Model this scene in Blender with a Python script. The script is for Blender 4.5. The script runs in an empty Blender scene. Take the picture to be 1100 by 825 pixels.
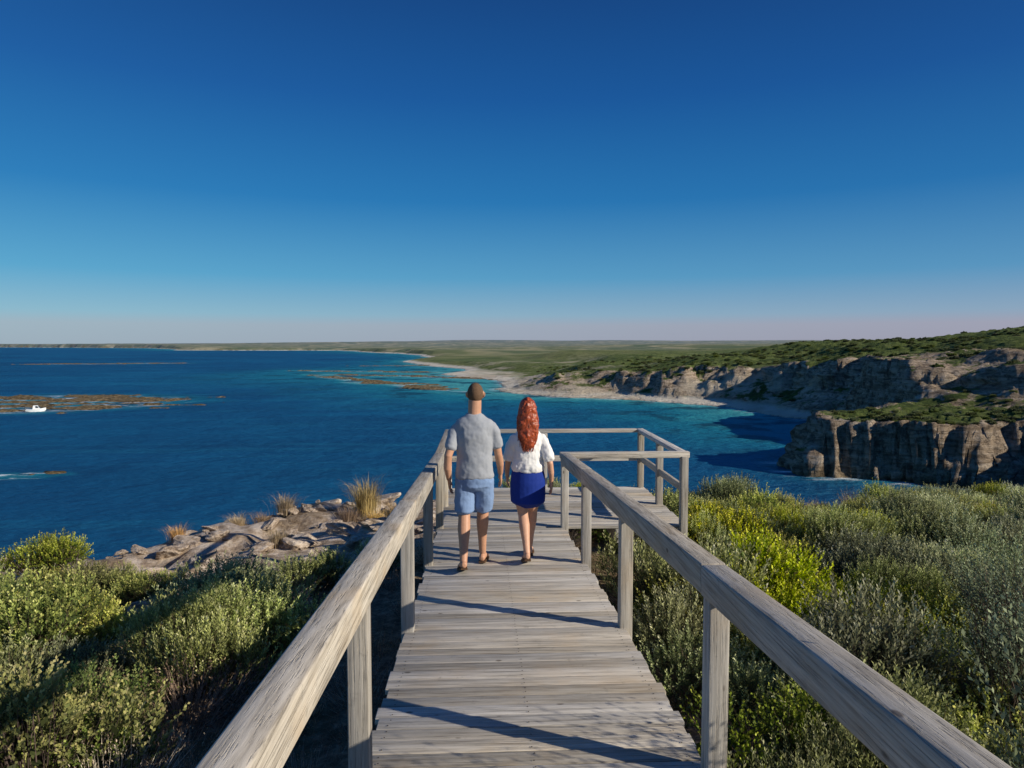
import bpy, math, random
import numpy as np
from mathutils import Vector, Matrix
rng = np.random.default_rng(7); random.seed(7)
scene = bpy.context.scene
COL = scene.collection
CZ = 25.0   # eye height above sea

# ------------------------------------------------------------ helpers
def link(o, parent=None):
    COL.objects.link(o)
    if parent is not None: o.parent = parent
    return o
def empty(name, loc=(0,0,0)):
    e = bpy.data.objects.new(name, None); e.location = loc; e.empty_display_size = .2
    return link(e)
def mesh_np(name, V, F, mat=None, parent=None, smooth=False, cols=None, obj=True):
    V = np.asarray(V, dtype=np.float32); F = np.asarray(F, dtype=np.int32)
    me = bpy.data.meshes.new(name)
    k = F.shape[1]
    me.vertices.add(len(V)); me.vertices.foreach_set('co', V.ravel())
    me.loops.add(F.size); me.loops.foreach_set('vertex_index', F.ravel())
    me.polygons.add(len(F)); me.polygons.foreach_set('loop_start', np.arange(0, F.size, k, dtype=np.int32))
    if cols is not None:
        for an, C in cols.items():
            a = me.color_attributes.new(an, 'FLOAT_COLOR', 'POINT')
            a.data.foreach_set('color', np.asarray(C, dtype=np.float32).ravel())
    me.update(calc_edges=True); me.validate()
    if smooth: me.polygons.foreach_set('use_smooth', np.ones(len(me.polygons), dtype=bool))
    if mat: me.materials.append(mat)
    if not obj: return me
    return link(bpy.data.objects.new(name, me), parent)
def mesh_py(name, V, F, mat=None, parent=None, smooth=False):
    me = bpy.data.meshes.new(name); me.from_pydata([tuple(v) for v in V], [], F); me.update()
    if smooth: me.polygons.foreach_set('use_smooth', [True]*len(me.polygons))
    if mat: me.materials.append(mat)
    return link(bpy.data.objects.new(name, me), parent)

class NT:
    def __init__(s, mat): s.t = mat.node_tree; s.n = s.t.nodes; s.l = s.t.links
    def __call__(s, typ, ins=None, **kw):
        nd = s.n.new(typ)
        for k, v in kw.items(): setattr(nd, k, v)
        for k, v in (ins or {}).items():
            if isinstance(v, bpy.types.NodeSocket): s.l.new(v, nd.inputs[k])
            else: nd.inputs[k].default_value = v
        return nd
    def math(s, op, a, b=0.0, c=None, clamp=False):
        i = {0: a, 1: b}
        if c is not None: i[2] = c
        return s('ShaderNodeMath', i, operation=op, use_clamp=clamp).outputs[0]
    def mix(s, f, a, b, blend='MIX'):
        m = s('ShaderNodeMix', data_type='RGBA', blend_type=blend)
        for k, v in ((0, f), (6, a), (7, b)):
            if isinstance(v, bpy.types.NodeSocket): s.l.new(v, m.inputs[k])
            else: m.inputs[k].default_value = v if k == 0 else (tuple(v)+(1,))[:4]
        return m.outputs[2]
    def noise(s, vec, scale, detail=5, rough=.55, dist=0):
        return s('ShaderNodeTexNoise', {'Vector': vec, 'Scale': scale, 'Detail': detail, 'Roughness': rough, 'Distortion': dist}).outputs[0]
    def ramp(s, fac, stops, interp='LINEAR'):
        r = s('ShaderNodeValToRGB', {0: fac}); cr = r.color_ramp; cr.interpolation = interp
        while len(cr.elements) < len(stops): cr.elements.new(.5)
        for e, (p, c) in zip(cr.elements, stops):
            e.position = p; e.color = (c, c, c, 1) if isinstance(c, (int, float)) else tuple(c)+(1,)
        return r.outputs[0]
    def mapr(s, v, a, b, c=0., d=1.):
        return s('ShaderNodeMapRange', {0: v, 1: a, 2: b, 3: c, 4: d}).outputs[0]
def newmat(name):
    m = bpy.data.materials.new(name); m.use_nodes = True
    t = NT(m); b = t.n['Principled BSDF']; return m, t, b
def setb(t, b, **kw):
    names = {'color': 'Base Color', 'rough': 'Roughness', 'spec': 'Specular IOR Level', 'normal': 'Normal', 'metal': 'Metallic', 'sheen': 'Sheen Weight', 'sss': 'Subsurface Weight'}
    for k, v in kw.items():
        i = b.inputs[names[k]]
        if isinstance(v, bpy.types.NodeSocket): t.l.new(v, i)
        else: i.default_value = (tuple(v)+(1,))[:4] if isinstance(v, tuple) else v
def bump(t, h, strength=.4, dist=.01):
    return t('ShaderNodeBump', {'Height': h, 'Strength': strength, 'Distance': dist}).outputs[0]

# ------------------------------------------------------------ noise
def _h(ix, iy, seed):
    n = (ix.astype(np.int64)*374761393 + iy.astype(np.int64)*668265263 + seed*1442695041) & 0xffffffff
    n = ((n ^ (n >> 13))*1274126177) & 0xffffffff
    return ((n ^ (n >> 16)) & 0xffff)/32767.5-1
def vn(x, y, seed=0):
    ix = np.floor(x); iy = np.floor(y); fx = x-ix; fy = y-iy
    fx = fx*fx*(3-2*fx); fy = fy*fy*(3-2*fy)
    a = _h(ix, iy, seed); b = _h(ix+1, iy, seed); c = _h(ix, iy+1, seed); d = _h(ix+1, iy+1, seed)
    return (a*(1-fx)+b*fx)*(1-fy)+(c*(1-fx)+d*fx)*fy
def fbm(x, y, o=4, seed=0):
    r = 0; a = .5
    for i in range(o):
        r = r+a*vn(x, y, seed+i*17); x = x*2.03+3.1; y = y*2.03+1.7; a *= .5
    return r
def sstep(a, b, x):
    t = np.clip((x-a)/(b-a), 0, 1); return t*t*(3-2*t)

# ------------------------------------------------------------ terrain function
COAST = np.array([(-120,-300),(-90,-60),(-40,2),(-18,11),(-11,14.2),(-7,16.2),(-4,17.4),(-1.5,18),(2,18.6),(6,19.5),(12,20.5),(20,22),(32,26),(50,36),(70,50),(88,70),
 (98,92),(97,110),(84,117),(71,121),(62,128),(64,138),(78,148),(96,160),(114,185),(110,215),(105,235),(101,262),(81,295),(53,316),(24,336),(12,352),(9,380),(12,430),(10,482),(-12,520),(-37,573),
 (-20,620),(-20,700),(-60,800),(-122,1018),(-90,1300),(-200,1800),(-616,2950),(-1300,3000),(-1500,3500),(-2400,5000),(-3600,6000),(-5500,7200),(-9000,16000),(16000,16000),(16000,-300)], float)
CP = np.array([(72,126,10.4),(84,132,10.6),(100,140,11.0),(88,122,10.4),(112,125,12.4),(98,148,11.5),(108,152,14),(113,165,19),(122,150,20),(135,165,23),(150,190,23),(120,178,20),(200,220,27.5),(190,300,26),(260,300,32),(330,330,37),(230,400,27),
 (135,240,20.5),(125,262,18.5),(105,300,15),(70,330,12),(35,350,9.5),(25,420,6),(25,500,3),(0,560,1.6),(-20,575,1.4),(60,600,8),(150,600,16),(140,360,18),(90,430,13),(0,900,4),(60,800,6),(150,900,16),(600,900,24),(1000,2500,25),(-100,1150,5),
 (0,2000,12),(-500,3200,9),(-1300,3300,12),(-2000,4700,20),(-3600,6500,26),(2000,5000,34),(-1000,7000,48),(5000,6000,60),(3000,9000,80),(0,9500,75),(150,60,20),(200,120,24),(120,-60,24),(150,110,17),(135,128,15)], float)
REEF = [(-190,300,50,38,0),(-72,462,100,9,-1.0),(-60,440,32,12,-.6),(-490,920,85,22,.2),(-88,133,7,3,.2),(-30,525,46,9,-.7),(-110,640,70,10,-.3),(-25,380,26,4,-.7),(-95,560,36,7,-.5),(-60,820,70,12,.1)]
def sdist(x, y):
    d = np.full(x.shape, 1e18); ins = np.zeros(x.shape, bool)
    n = len(COAST)
    for i in range(n):
        ax, ay = COAST[i]; bx, by = COAST[(i+1) % n]
        ex, ey = bx-ax, by-ay
        t = np.clip(((x-ax)*ex+(y-ay)*ey)/(ex*ex+ey*ey), 0, 1)
        d = np.minimum(d, (x-ax-t*ex)**2+(y-ay-t*ey)**2)
        if ay != by:
            c = ((ay > y) != (by > y)) & (x < (bx-ax)*(y-ay)/(by-ay)+ax); ins ^= c
    d = np.sqrt(d); return np.where(ins, d, -d)
def near_g(x, y):
    yy = np.maximum(y, -4)
    g = CZ-2.75-.068*yy-.075*np.clip(-x-1, 0, 20)
    g = g+.16*fbm(x*.8, y*.8, 4, 5)-.035*np.clip(x-3, 0, 14)-.05*np.maximum(yy-10, 0)*np.clip(x/4, 0, 1)
    return g
def height(x, y):
    x = np.asarray(x, float); y = np.asarray(y, float)
    s = sdist(x, y); r = np.hypot(x, y)
    midm = sstep(60, 90, r)
    s2 = s+np.where(r < 70, fbm(x/4, y/4, 4, 3)*1.6, 0)*(1-midm)+midm*(fbm(x/22, y/22, 5, 9)*9+fbm(x/200, y/200, 3, 10)*np.clip(r*.03-15, 0, 60))
    W = 0; H = 0
    for cx, cy, ch in CP:
        w = 1/(((x-cx)**2+(y-cy)**2)+14)**2.0; W = W+w; H = H+w*ch
    H = H/W
    vm = sstep(70, 110, r)
    H = H+vm*(fbm(x/40, y/40, 4, 21)*2.0*sstep(150, 260, r)+np.abs(fbm(x/5, y/5, 4, 33))*1.5)*sstep(8, 20, H+4)
    H = H+sstep(2500, 7000, y)*fbm(x/1500, y/1500, 3, 44)*20
    nw = 1-sstep(38, 62, r)
    H = H*(1-nw)+near_g(x, y)*nw
    beach = sstep(195, 235, y)
    wid = 2.6*(1-midm)+midm*(5.0+beach*23)
    wid = wid*(1+.7*fbm(x/13, y/13, 3, 55)*midm)
    bw = beach*10
    t = np.clip((s2-bw)/wid, 0, 1)
    prof = sstep(0, 1, t)*.45+.55*t**.6
    q = prof*5; terr = (np.floor(q)+sstep(.35, .8, q-np.floor(q)))/5
    tw = .55-.35*beach
    prof = np.where(t < 1, prof*(1-tw)+terr*tw, 1)
    gul = 1-.22*np.abs(fbm(x/9, y/9, 4, 66))*midm*(t < 1)*np.sin(np.pi*np.clip(t, 0, 1))*2
    z = np.where(s2 > 0, 1.3*np.clip(s2/(bw+.1), 0, 1)*beach+(H-1.3*beach)*prof*gul+.2, np.maximum(-.25+s2*.35, -6))
    led = nw*sstep(0, 1, t)*(1-sstep(5.5, 8, s2))*(x < 1.5)
    z = z+led*(.26*np.round(2.2*fbm(x*.55, y*.55, 3, 301))/1.5+.12*fbm(x*2.5, y*2.5, 3, 302))
    # stepped ledges on the low headland top
    hl = np.exp(-(((x-85)/30)**2+((y-130)/16)**2))*(s2 > 3)
    z = z-hl*.9*np.abs(np.round(3*fbm(x/7, y/5, 3, 310)))*sstep(12, 3, s2) if False else z+hl*.8*(np.round(3*fbm(x/7, y/5, 3, 310))/1.5)
    rf = np.full(x.shape, -9.)
    for cx, cy, rx, ry, a in REEF:
        ca, sa = math.cos(a), math.sin(a); u = ((x-cx)*ca+(y-cy)*sa)/rx; v = (-(x-cx)*sa+(y-cy)*ca)/ry
        rf = np.maximum(rf, 1-(u*u+v*v))
    m = rf*.8+3.2*fbm(x/14, y/6, 5, 77)-.30
    rz = np.clip(m*.8, -2, .6)+np.where(m > 0, .45*fbm(x/2, y/2, 3, 78), 0)
    z = np.where((s2 < 0) & (rf > -1.5), np.maximum(z, rz), z)
    return z, s2, rf
def hz(x, y): return float(height(np.array([x]), np.array([y]))[0][0])

# ------------------------------------------------------------ materials
def wood_mat(name, axis, dark=(.20,.175,.145), mid=(.46,.42,.36), light=(.67,.62,.54)):
    m, t, b = newmat(name)
    tc = t('ShaderNodeTexCoord').outputs['Object']
    sc = [26, 26, 26]; sc[axis] = 1.3
    v = t('ShaderNodeMapping', {'Vector': tc, 'Scale': tuple(sc)}).outputs[0]
    at = t('ShaderNodeAttribute', attribute_name='tint')
    sep = t('ShaderNodeSeparateColor', {0: at.outputs['Color']})
    v2 = t('ShaderNodeVectorMath', {0: at.outputs['Color'], 1: (37, 53, 71), 2: v}, operation='MULTIPLY_ADD').outputs[0]
    n1 = t.noise(v2, 1.6, 7, .62)
    sc2 = [90, 90, 90]; sc2[axis] = 2.2
    v3 = t('ShaderNodeMapping', {'Vector': tc, 'Scale': tuple(sc2)}).outputs[0]
    n2 = t.noise(v3, 1.5, 4, .6)
    n3 = t.noise(tc, 2.2, 5, .6)
    c = t.ramp(n1, [(.25, dark), (.47, mid), (.72, light)])
    c = t.mix(t.mapr(n2, .57, .70, 0, .6), c, tuple(d*.5 for d in dark))
    c = t.mix(t.mapr(n3, .5, .75, 0, .5), c, (.50, .38, .25))
    c = t.mix(t.mapr(t.noise(tc, 14, 6, .7), .60, .72, 0, .4), c, (.15, .14, .12))
    val = t.mapr(sep.outputs[0], 0, 1, .68, 1.15)
    c = t('ShaderNodeHueSaturation', {'Color': c, 'Value': val, 'Saturation': t.mapr(sep.outputs[1], 0, 1, .6, 1.35)}).outputs[0]
    kn = t('ShaderNodeTexVoronoi', {'Vector': t('ShaderNodeMapping', {'Vector': tc, 'Scale': tuple(3.2 if i != axis else 1.7 for i in range(3))}).outputs[0], 'Scale': 2.0}).outputs['Distance']
    c = t.mix(t.mapr(kn, .05, .09, .75, 0), c, (.08, .06, .045))
    hgt = t.math('SUBTRACT', n1, t.mapr(n2, .54, .66, 0, .8))
    setb(t, b, color=c, rough=.82, spec=.25, normal=bump(t, hgt, .7, .004))
    return m
WX = wood_mat('weathered_wood_x', 0); WY = wood_mat('weathered_wood_y', 1); WZ = wood_mat('weathered_wood_z', 2)

def simple(name, col, rough=.7, spec=.3, nscale=0, var=.2, bstr=.2, bdist=.004, sheen=0, metal=0):
    m, t, b = newmat(name); c = tuple(col)
    if nscale:
        tc = t('ShaderNodeTexCoord').outputs['Object']; n = t.noise(tc, nscale, 6)
        c = t.ramp(n, [(.3, tuple(x*(1-var) for x in col)), (.7, tuple(min(1, x*(1+var)) for x in col))])
        setb(t, b, normal=bump(t, n, bstr, bdist))
    setb(t, b, color=c, rough=rough, spec=spec, sheen=sheen, metal=metal)
    return m

def terrain_mat():
    m, t, b = newmat('coastal_ground')
    geo = t('ShaderNodeNewGeometry'); P = geo.outputs['Position']
    px = t('ShaderNodeSeparateXYZ', {0: P}); nz = t('ShaderNodeSeparateXYZ', {0: geo.outputs['Normal']}).outputs[2]
    Z = px.outputs[2]; Y = px.outputs[1]
    att = t('ShaderNodeAttribute', attribute_name='kind'); ks = t('ShaderNodeSeparateColor', {0: att.outputs['Color']})
    zone = att.outputs['Alpha']
    n1 = t.noise(P, .09, 8, .62); n2 = t.noise(P, .6, 6, .65); n2b = t.noise(P, .018, 4, .5)
    g = t.ramp(t.math('ADD', t.math('MULTIPLY', n1, .5), t.math('MULTIPLY', n2, .5)),
        [(.36, (.035, .055, .018)), (.46, (.085, .12, .030)), (.54, (.16, .20, .055)), (.64, (.24, .26, .10)), (.72, (.36, .32, .20))])
    fieldn = t.noise(t('ShaderNodeMapping', {'Vector': P, 'Scale': (1, .55, 1)}).outputs[0], .0035, 3, .5)
    field = t.ramp(fieldn, [(.35, (.12, .16, .08)), (.45, (.20, .22, .11)), (.50, (.40, .36, .22)), (.56, (.11, .16, .09)), (.7, (.26, .26, .16))])
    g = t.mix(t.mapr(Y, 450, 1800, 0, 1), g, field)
    g = t.mix(t.mapr(Y, 1500, 9000, 0, .55), g, (.24, .29, .36))  # aerial haze painted into the land colour, bluer with distance
    zv = t('ShaderNodeMapping', {'Vector': P, 'Scale': (.10, .10, .8)}).outputs[0]
    r1 = t.noise(zv, 1.3, 9, .68, .6); r2 = t.noise(P, .55, 10, .72)
    rk = t.ramp(r1, [(.3, (.20, .15, .11)), (.43, (.38, .29, .20)), (.52, (.56, .44, .32)), (.62, (.68, .57, .44)), (.75, (.74, .67, .56))])
    rk = t.mix(t.mapr(r2, .41, .53, .8, 0), rk, (.12, .09, .065))
    slope = t.math('ADD', nz, t.math('MULTIPLY', t.math('SUBTRACT', n2, .5), .5))
    slope = t.math('SUBTRACT', slope, t.math('MULTIPLY', zone, t.math('ADD', .14, t.math('MULTIPLY', t.math('SUBTRACT', n1, .47), 1.6))))
    isr = t.mapr(slope, .85, .77)
    c = t.mix(isr, g, rk)
    sz = t.math('ADD', Z, t.math('MULTIPLY', t.math('SUBTRACT', n1, .5), 3))
    sand = t.mix(n2, (.84, .77, .64), (.70, .63, .51))
    sandm = t.math('MULTIPLY', t.mapr(sz, 2.6, 1.4), t.mapr(Y, 195, 230))
    c = t.mix(sandm, c, sand)
    dune = t.math('MULTIPLY', t.math('MULTIPLY', t.mapr(n2b, .49, .55), t.mapr(Z, 16, 8)), t.math('MULTIPLY', t.mapr(Y, 215, 250), t.mapr(Y, 900, 500)))
    c = t.mix(t.math('MULTIPLY', dune, t.mapr(n1, .42, .55)), c, (.62, .53, .40))
    reef = t.ramp(r2, [(.38, (.06, .045, .025)), (.5, (.20, .145, .075)), (.62, (.40, .31, .18))])
    c = t.mix(ks.outputs[0], c, reef)
    d1 = t.noise(P, 9, 8, .7); d2 = t.noise(P, 1.1, 5, .6)
    soil = t.ramp(d1, [(.3, (.06, .042, .025)), (.5, (.20, .14, .085)), (.68, (.40, .31, .20))])
    soil = t.mix(t.mapr(d2, .54, .64, 0, .6), soil, (.06, .07, .03))
    lime = t.ramp(t.noise(P, 3, 9, .68), [(.34, (.16, .115, .08)), (.48, (.42, .325, .235)), (.60, (.66, .56, .45))])
    lime = t.mix(t.mapr(d2, .40, .50, .8, 0), lime, soil)
    soil = t.mix(ks.outputs[1], soil, lime)
    c = t.mix(ks.outputs[2], c, soil)
    hb = t.math('ADD', t.math('MULTIPLY', r1, 1.5), r2)
    bn = bump(t, hb, 1.0, 1.9)
    bn2 = t('ShaderNodeBump', {'Height': d1, 'Strength': .8, 'Distance': .05}).outputs[0]
    mx = t('ShaderNodeMix', {0: ks.outputs[2], 4: bn, 5: bn2}, data_type='VECTOR')
    setb(t, b, color=c, rough=.95, spec=.1, normal=mx.outputs[1])
    return m
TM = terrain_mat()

def wedge(y0, y1, nr, t0, t1, nc, ap=60):
    yy = np.exp(np.linspace(math.log(y0+ap), math.log(y1+ap), nr))-ap
    tt = np.linspace(t0, t1, nc)
    Y, T = np.meshgrid(yy, tt, indexing='ij'); X = (Y+ap)*T
    idx = np.arange(nr*nc).reshape(nr, nc)
    F = np.stack([idx[:-1, :-1], idx[:-1, 1:], idx[1:, 1:], idx[1:, :-1]], -1).reshape(-1, 4)
    return X, Y, F
X, Y, F = wedge(-30, 14000, 900, -1.05, 1.35, 900)
shp = X.shape
Z, S, RF = height(X.ravel(), Y.ravel())
Zg = Z.reshape(shp); dzj = np.gradient(Zg, axis=1)/np.gradient(X, axis=1)
dzi = (np.gradient(Zg, axis=0)-dzj*np.gradient(X, axis=0))/np.gradient(Y, axis=0)
sl_ = np.hypot(dzi, dzj); nx_ = (-dzj/np.maximum(sl_, 1e-6)).ravel(); ny_ = (-dzi/np.maximum(sl_, 1e-6)).ravel(); sl_ = sl_.ravel()
X = X.ravel(); Y = Y.ravel()
R0 = np.hypot(X, Y); am = sstep(.45, 1.2, sl_)*sstep(60, 90, R0)*(1-sstep(600, 900, R0))*(S > 0)
al = X*.7+Y*.7
ds = 2.8*np.abs(fbm(al/5, Z/2.2, 4, 201))+2.2*fbm(X/3.2+Z*.15, Y/3.2, 3, 203)+1.2*np.sign(np.sin(Z*1.9+2*fbm(al/15, Z/9, 2, 7)))*.5
X = X+nx_*am*ds; Y = Y+ny_*am*ds
keep = (Z[F] > -.7).any(axis=1)
F = F[keep]
used = np.zeros(len(X), bool); used[F.ravel()] = True
remap = np.cumsum(used)-1; F = remap[F]
Xu, Yu, Zu, Su = X[used], Y[used], Z[used], S[used]
kind = np.zeros((len(Xu), 4))
kind[:, 0] = (Su < 0)*1.
kind[:, 1] = 1-sstep(0, 1.6, Su-5.0-1.9*np.exp(-((Xu+3)/2.2)**2)+fbm(Xu, Yu, 3, 8)*2.2+sstep(0, 3, Xu)*2)
kind[:, 2] = 1-sstep(35, 60, np.hypot(Xu, Yu))
z1 = sstep(4, 12, Su)*(1-sstep(26, 44, Su))*sstep(120, 160, Yu)*(1-sstep(420, 520, Yu))
z2 = np.exp(-(((Xu-118)/32)**2+((Yu-160)/26)**2))*1.5
z3 = (1-sstep(5, 13, Su))*sstep(75, 100, Yu)*(Xu > 50)*(Yu < 220)*1.3
kind[:, 3] = np.clip(np.maximum(np.maximum(z1, z2), z3), 0, 1.25)
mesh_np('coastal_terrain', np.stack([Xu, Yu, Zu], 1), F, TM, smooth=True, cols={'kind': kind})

# ------------------------------------------------------------ sea
def sea_mat():
    m, t, b = newmat('sea_water')
    P = t('ShaderNodeNewGeometry').outputs['Position']
    att = t('ShaderNodeAttribute', attribute_name='shal'); s = t('ShaderNodeSeparateColor', {0: att.outputs['Color']})
    n1 = t.noise(P, .006, 6, .6, .5); n2 = t.noise(t('ShaderNodeMapping', {'Vector': P, 'Scale': (.4, 1, 1)}).outputs[0], .05, 6, .6)
    c = t.ramp(n1, [(.35, (.003, .055, .150)), (.5, (.004, .085, .20)), (.62, (.006, .12, .25))])
    streak = t.noise(t('ShaderNodeMapping', {'Vector': P, 'Scale': (.12, 1, 1), 'Rotation': (0, 0, .1)}).outputs[0], .03, 7, .65)
    c = t.mix(t.mapr(streak, .42, .6, .0, .5), c, (.003, .040, .11))
    st2 = t.noise(t('ShaderNodeMapping', {'Vector': P, 'Scale': (.08, 1, 1), 'Rotation': (0, 0, -.15)}).outputs[0], .12, 5, .6)
    c = t.mix(t.mapr(st2, .54, .66, 0, .4), c, (.012, .16, .27))
    sh = t.math('ADD', s.outputs[0], t.math('MULTIPLY', t.math('SUBTRACT', n2, .5), .5), clamp=True)
    c = t.mix(t.mapr(sh, .10, .62, 0, 1), c, (.010, .20, .265))
    c = t.mix(t.mapr(sh, .55, .95, 0, .9), c, (.08, .38, .37))
    n3 = t.noise(P, .035, 6, .65)
    c = t.mix(t.math('MULTIPLY', t.mapr(n3, .52, .58, 0, .85), t.mapr(sh, .1, .4)), c, (.006, .050, .075))
    n4 = t.noise(t('ShaderNodeMapping', {'Vector': P, 'Scale': (.22, 1, 1)}).outputs[0], .25, 8, .7)
    fm = t.math('MULTIPLY', t.mapr(n4, .53, .59), t.mapr(s.outputs[1], .25, .8))
    n5 = t.noise(t('ShaderNodeMapping', {'Vector': P, 'Scale': (.3, 1.6, 1)}).outputs[0], .11, 9, .75)
    fm = t.math('MAXIMUM', fm, t.mapr(n5, .72, .75, 0, .7))
    c = t.mix(fm, c, (.78, .82, .84))
    w1 = t.noise(t('ShaderNodeMapping', {'Vector': P, 'Scale': (.5, 1, 1), 'Rotation': (0, 0, .25)}).outputs[0], .55, 7, .6)
    w2 = t.noise(P, .06, 4, .5)
    h = t.math('ADD', w1, t.math('MULTIPLY', w2, 2.))
    nm = bump(t, h, 1.0, 1.7)
    df = t('ShaderNodeBsdfDiffuse', {'Color': c, 'Normal': nm})
    gl = t('ShaderNodeBsdfGlossy', {'Color': (.45, .85, 1, 1), 'Roughness': .35, 'Normal': nm})
    fr = t('ShaderNodeFresnel', {'IOR': 1.33, 'Normal': nm}).outputs[0]
    k = t.math('MULTIPLY_ADD', fr, .30, .05)
    mx = t('ShaderNodeMixShader', {0: k, 1: df.outputs[0], 2: gl.outputs[0]})
    t.l.new(mx.outputs[0], t.n['Material Output'].inputs[0]); t.n.remove(b)
    return m
X, Y, F = wedge(-50, 60000, 520, -1.6, 1.7, 520); X = X.ravel(); Y = Y.ravel()
z_, s_, rf_ = height(X, Y)
sh = np.exp(np.minimum(s_, 0)/(10+.05*np.maximum(Y, 0)))*1.0*sstep(120, 330, Y)
sh = np.maximum(sh, np.exp(np.minimum(s_, 0)/6)*.45)
bay = np.exp(-(((X-5)/80)**2+((Y-420)/140)**2))*.56+np.exp(-(((X+120)/110)**2+((Y-600)/170)**2))*.55+np.exp(-(((X+5)/22)**2+((Y-70)/40)**2))*.30+np.exp(-(((X-85)/45)**2+((Y-210)/70)**2))*.55
reefsh = sstep(-2.2, .8, rf_)*.7
sh = np.clip(np.maximum(sh, reefsh)*.8+bay, 0, 1)
foam = np.clip(np.maximum(sstep(-1.1, .2, rf_), np.exp(np.minimum(s_, 0)/5)), 0, 1)
C = np.stack([sh, foam, sh*0, sh*0+1], 1)
mesh_np('sea', np.stack([X, Y, X*0], 1), F, sea_mat(), smooth=True, cols={'shal': C})

# ------------------------------------------------------------ timber building
def beam_geo(p0, p1, w, h, up=(0, 0, 1)):
    p0 = Vector(p0); p1 = Vector(p1); d = (p1-p0).normalized(); u = Vector(up)
    sd = d.cross(u).normalized()*w/2; dn = sd.cross(d).normalized()*h
    if dn.dot(u) > 0: dn = -dn
    V = []
    for p in (p0, p1): V += [p-sd, p+sd, p+sd+dn, p-sd+dn]
    return V
BF = [(0,1,2,3),(7,6,5,4),(0,4,5,1),(1,5,6,2),(2,6,7,3),(3,7,4,0)]
import bmesh
def timbers(name, boxes, mat, parent, bev=.005):
    V = []; Fs = []; T = []
    for bx in boxes:
        o = len(V); V += [tuple(v) for v in bx]; Fs += [tuple(i+o for i in f) for f in BF]
        c = (random.random(), random.random(), random.random(), 1); T += [c]*8
    ob = mesh_np(name, V, Fs, mat, parent, cols={'tint': T})
    me = ob.data
    bm = bmesh.new(); bm.from_mesh(me); bmesh.ops.recalc_face_normals(bm, faces=bm.faces); bm.to_mesh(me); bm.free()
    md = ob.modifiers.new('bevel', 'BEVEL'); md.width = bev; md.segments = 2; md.limit_method = 'ANGLE'
    return ob
SL = .068
def deckz(y): return CZ-1.70-SL*min(y, 8.4)
XL, XR = -.50, .97
Y_END, Y_FAR, X_PR = 8.40, 10.75, 2.52
PZ = deckz(8.4)
walk = empty('wooden_boardwalk')
bx = []; y = -1.2; pitch = .118
while y < Y_END-.06:
    j = random.uniform(-.014, .014); zz = random.uniform(-.0025, .0025); wv = .107+random.uniform(-.003, .002)
    bx.append(beam_geo((XL-.05+j, y, deckz(y)+zz), (XR+.05+j, y+random.uniform(-.003, .003), deckz(y)+zz+random.uniform(-.002, .002)), wv, .034))
    y += pitch
timbers('deck_boards', bx, WX, walk, .004)
st = []
for xx in (XL+.02, (XL+XR)/2, XR-.02):
    st.append(beam_geo((xx, -1.3, deckz(-1.3)-.038), (xx, Y_END-.02, deckz(Y_END)-.038), .06, .17))
timbers('joists', st, WY, walk)
def ng(x, y): return float(near_g(np.array(float(x)), np.array(float(y))))
sp = []
for yy in (1.02, 2.9, 4.76, 6.6, 8.33):
    for xx in (XL+.09, XR-.09):
        sp.append(beam_geo((xx, yy, deckz(yy)-.21), (xx, yy, ng(xx, yy)-.4), .11, .11, up=(0, 1, 0)))
timbers('support_stumps', sp, WZ, walk)
V = []; Fs = []
def nail(x, y, z, r=.0045):
    o = len(V); V.extend([(x+r*math.cos(a*math.pi/3), y+r*math.sin(a*math.pi/3), z) for a in range(6)]); Fs.append(tuple(range(o, o+6)))
y = -1.2
while y < Y_END-.06:
    for xx in (XL+.02, (XL+XR)/2, XR-.02):
        for dy in (-.028, .028): nail(xx+random.uniform(-.006, .006), y+dy+random.uniform(-.004, .004), deckz(y+dy)+.004)
    y += pitch
IRON = simple('rusty_nails', (.05, .035, .028), .6)
mesh_py('nail_heads', V, Fs, IRON, walk)

plat = empty('wooden_viewing_platform')
bx = []; y = Y_END+.06
while y < Y_FAR+.02:
    zz = random.uniform(-.002, .002)
    bx.append(beam_geo((XL-.06, y, PZ+zz-.004), (X_PR+.06+random.uniform(-.01, .01), y, PZ+zz-.004), .110, .034)); y += pitch
timbers('deck_boards', bx, WX, plat, .004)
st = [beam_geo((xx, Y_END+.01, PZ-.045), (xx, Y_FAR, PZ-.045), .06, .18) for xx in (XL+.03, .3, .97, 1.7, X_PR-.03)]
timbers('joists', st, WY, plat)
sp = []
for xx in (XL+.1, .97, X_PR-.15):
    for yy in (8.6, 10.55):
        sp.append(beam_geo((xx, yy, PZ-.23), (xx, yy, ng(xx, yy)-.5), .12, .12, up=(0, 1, 0)))
timbers('support_stumps', sp, WZ, plat)

RH = .93
RW, RT = .115, .135
def post(x, y, top, bot, w=.09): return beam_geo((x, y+w/2, top), (x, y+w/2, bot), w, w, up=(0, 1, 0))
POSTY = (1.02, 2.88, 4.76, 6.60, 8.36)
def side_rail(name, xr, joints):
    r = empty(name)
    ps = [post(xr, yy, deckz(yy)+RH-RT+.0, deckz(yy)-.45) for yy in POSTY]
    timbers('posts', ps, WZ, r, .006)
    rl = []
    for (a, b2, dx) in joints:
        rl.append(beam_geo((xr+dx, a, deckz(a)+RH+.002), (xr-dx*.4, b2, deckz(b2)+RH), RW, RT))
    timbers('handrail', rl, WY, r, .009)
    return r
side_rail('wooden_railing', XL-.03, [(-1.2, 4.80, -.012), (4.812, 8.44, .010)])
side_rail('wooden_railing', XR+.05, [(-1.2, 2.92, .008), (2.93, 6.62, 0), (6.63, 8.33, 0)])
pr = empty('wooden_railing')
TZ = PZ+RH
A = (XL-.03); B = X_PR; C_ = XR+.05
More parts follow.
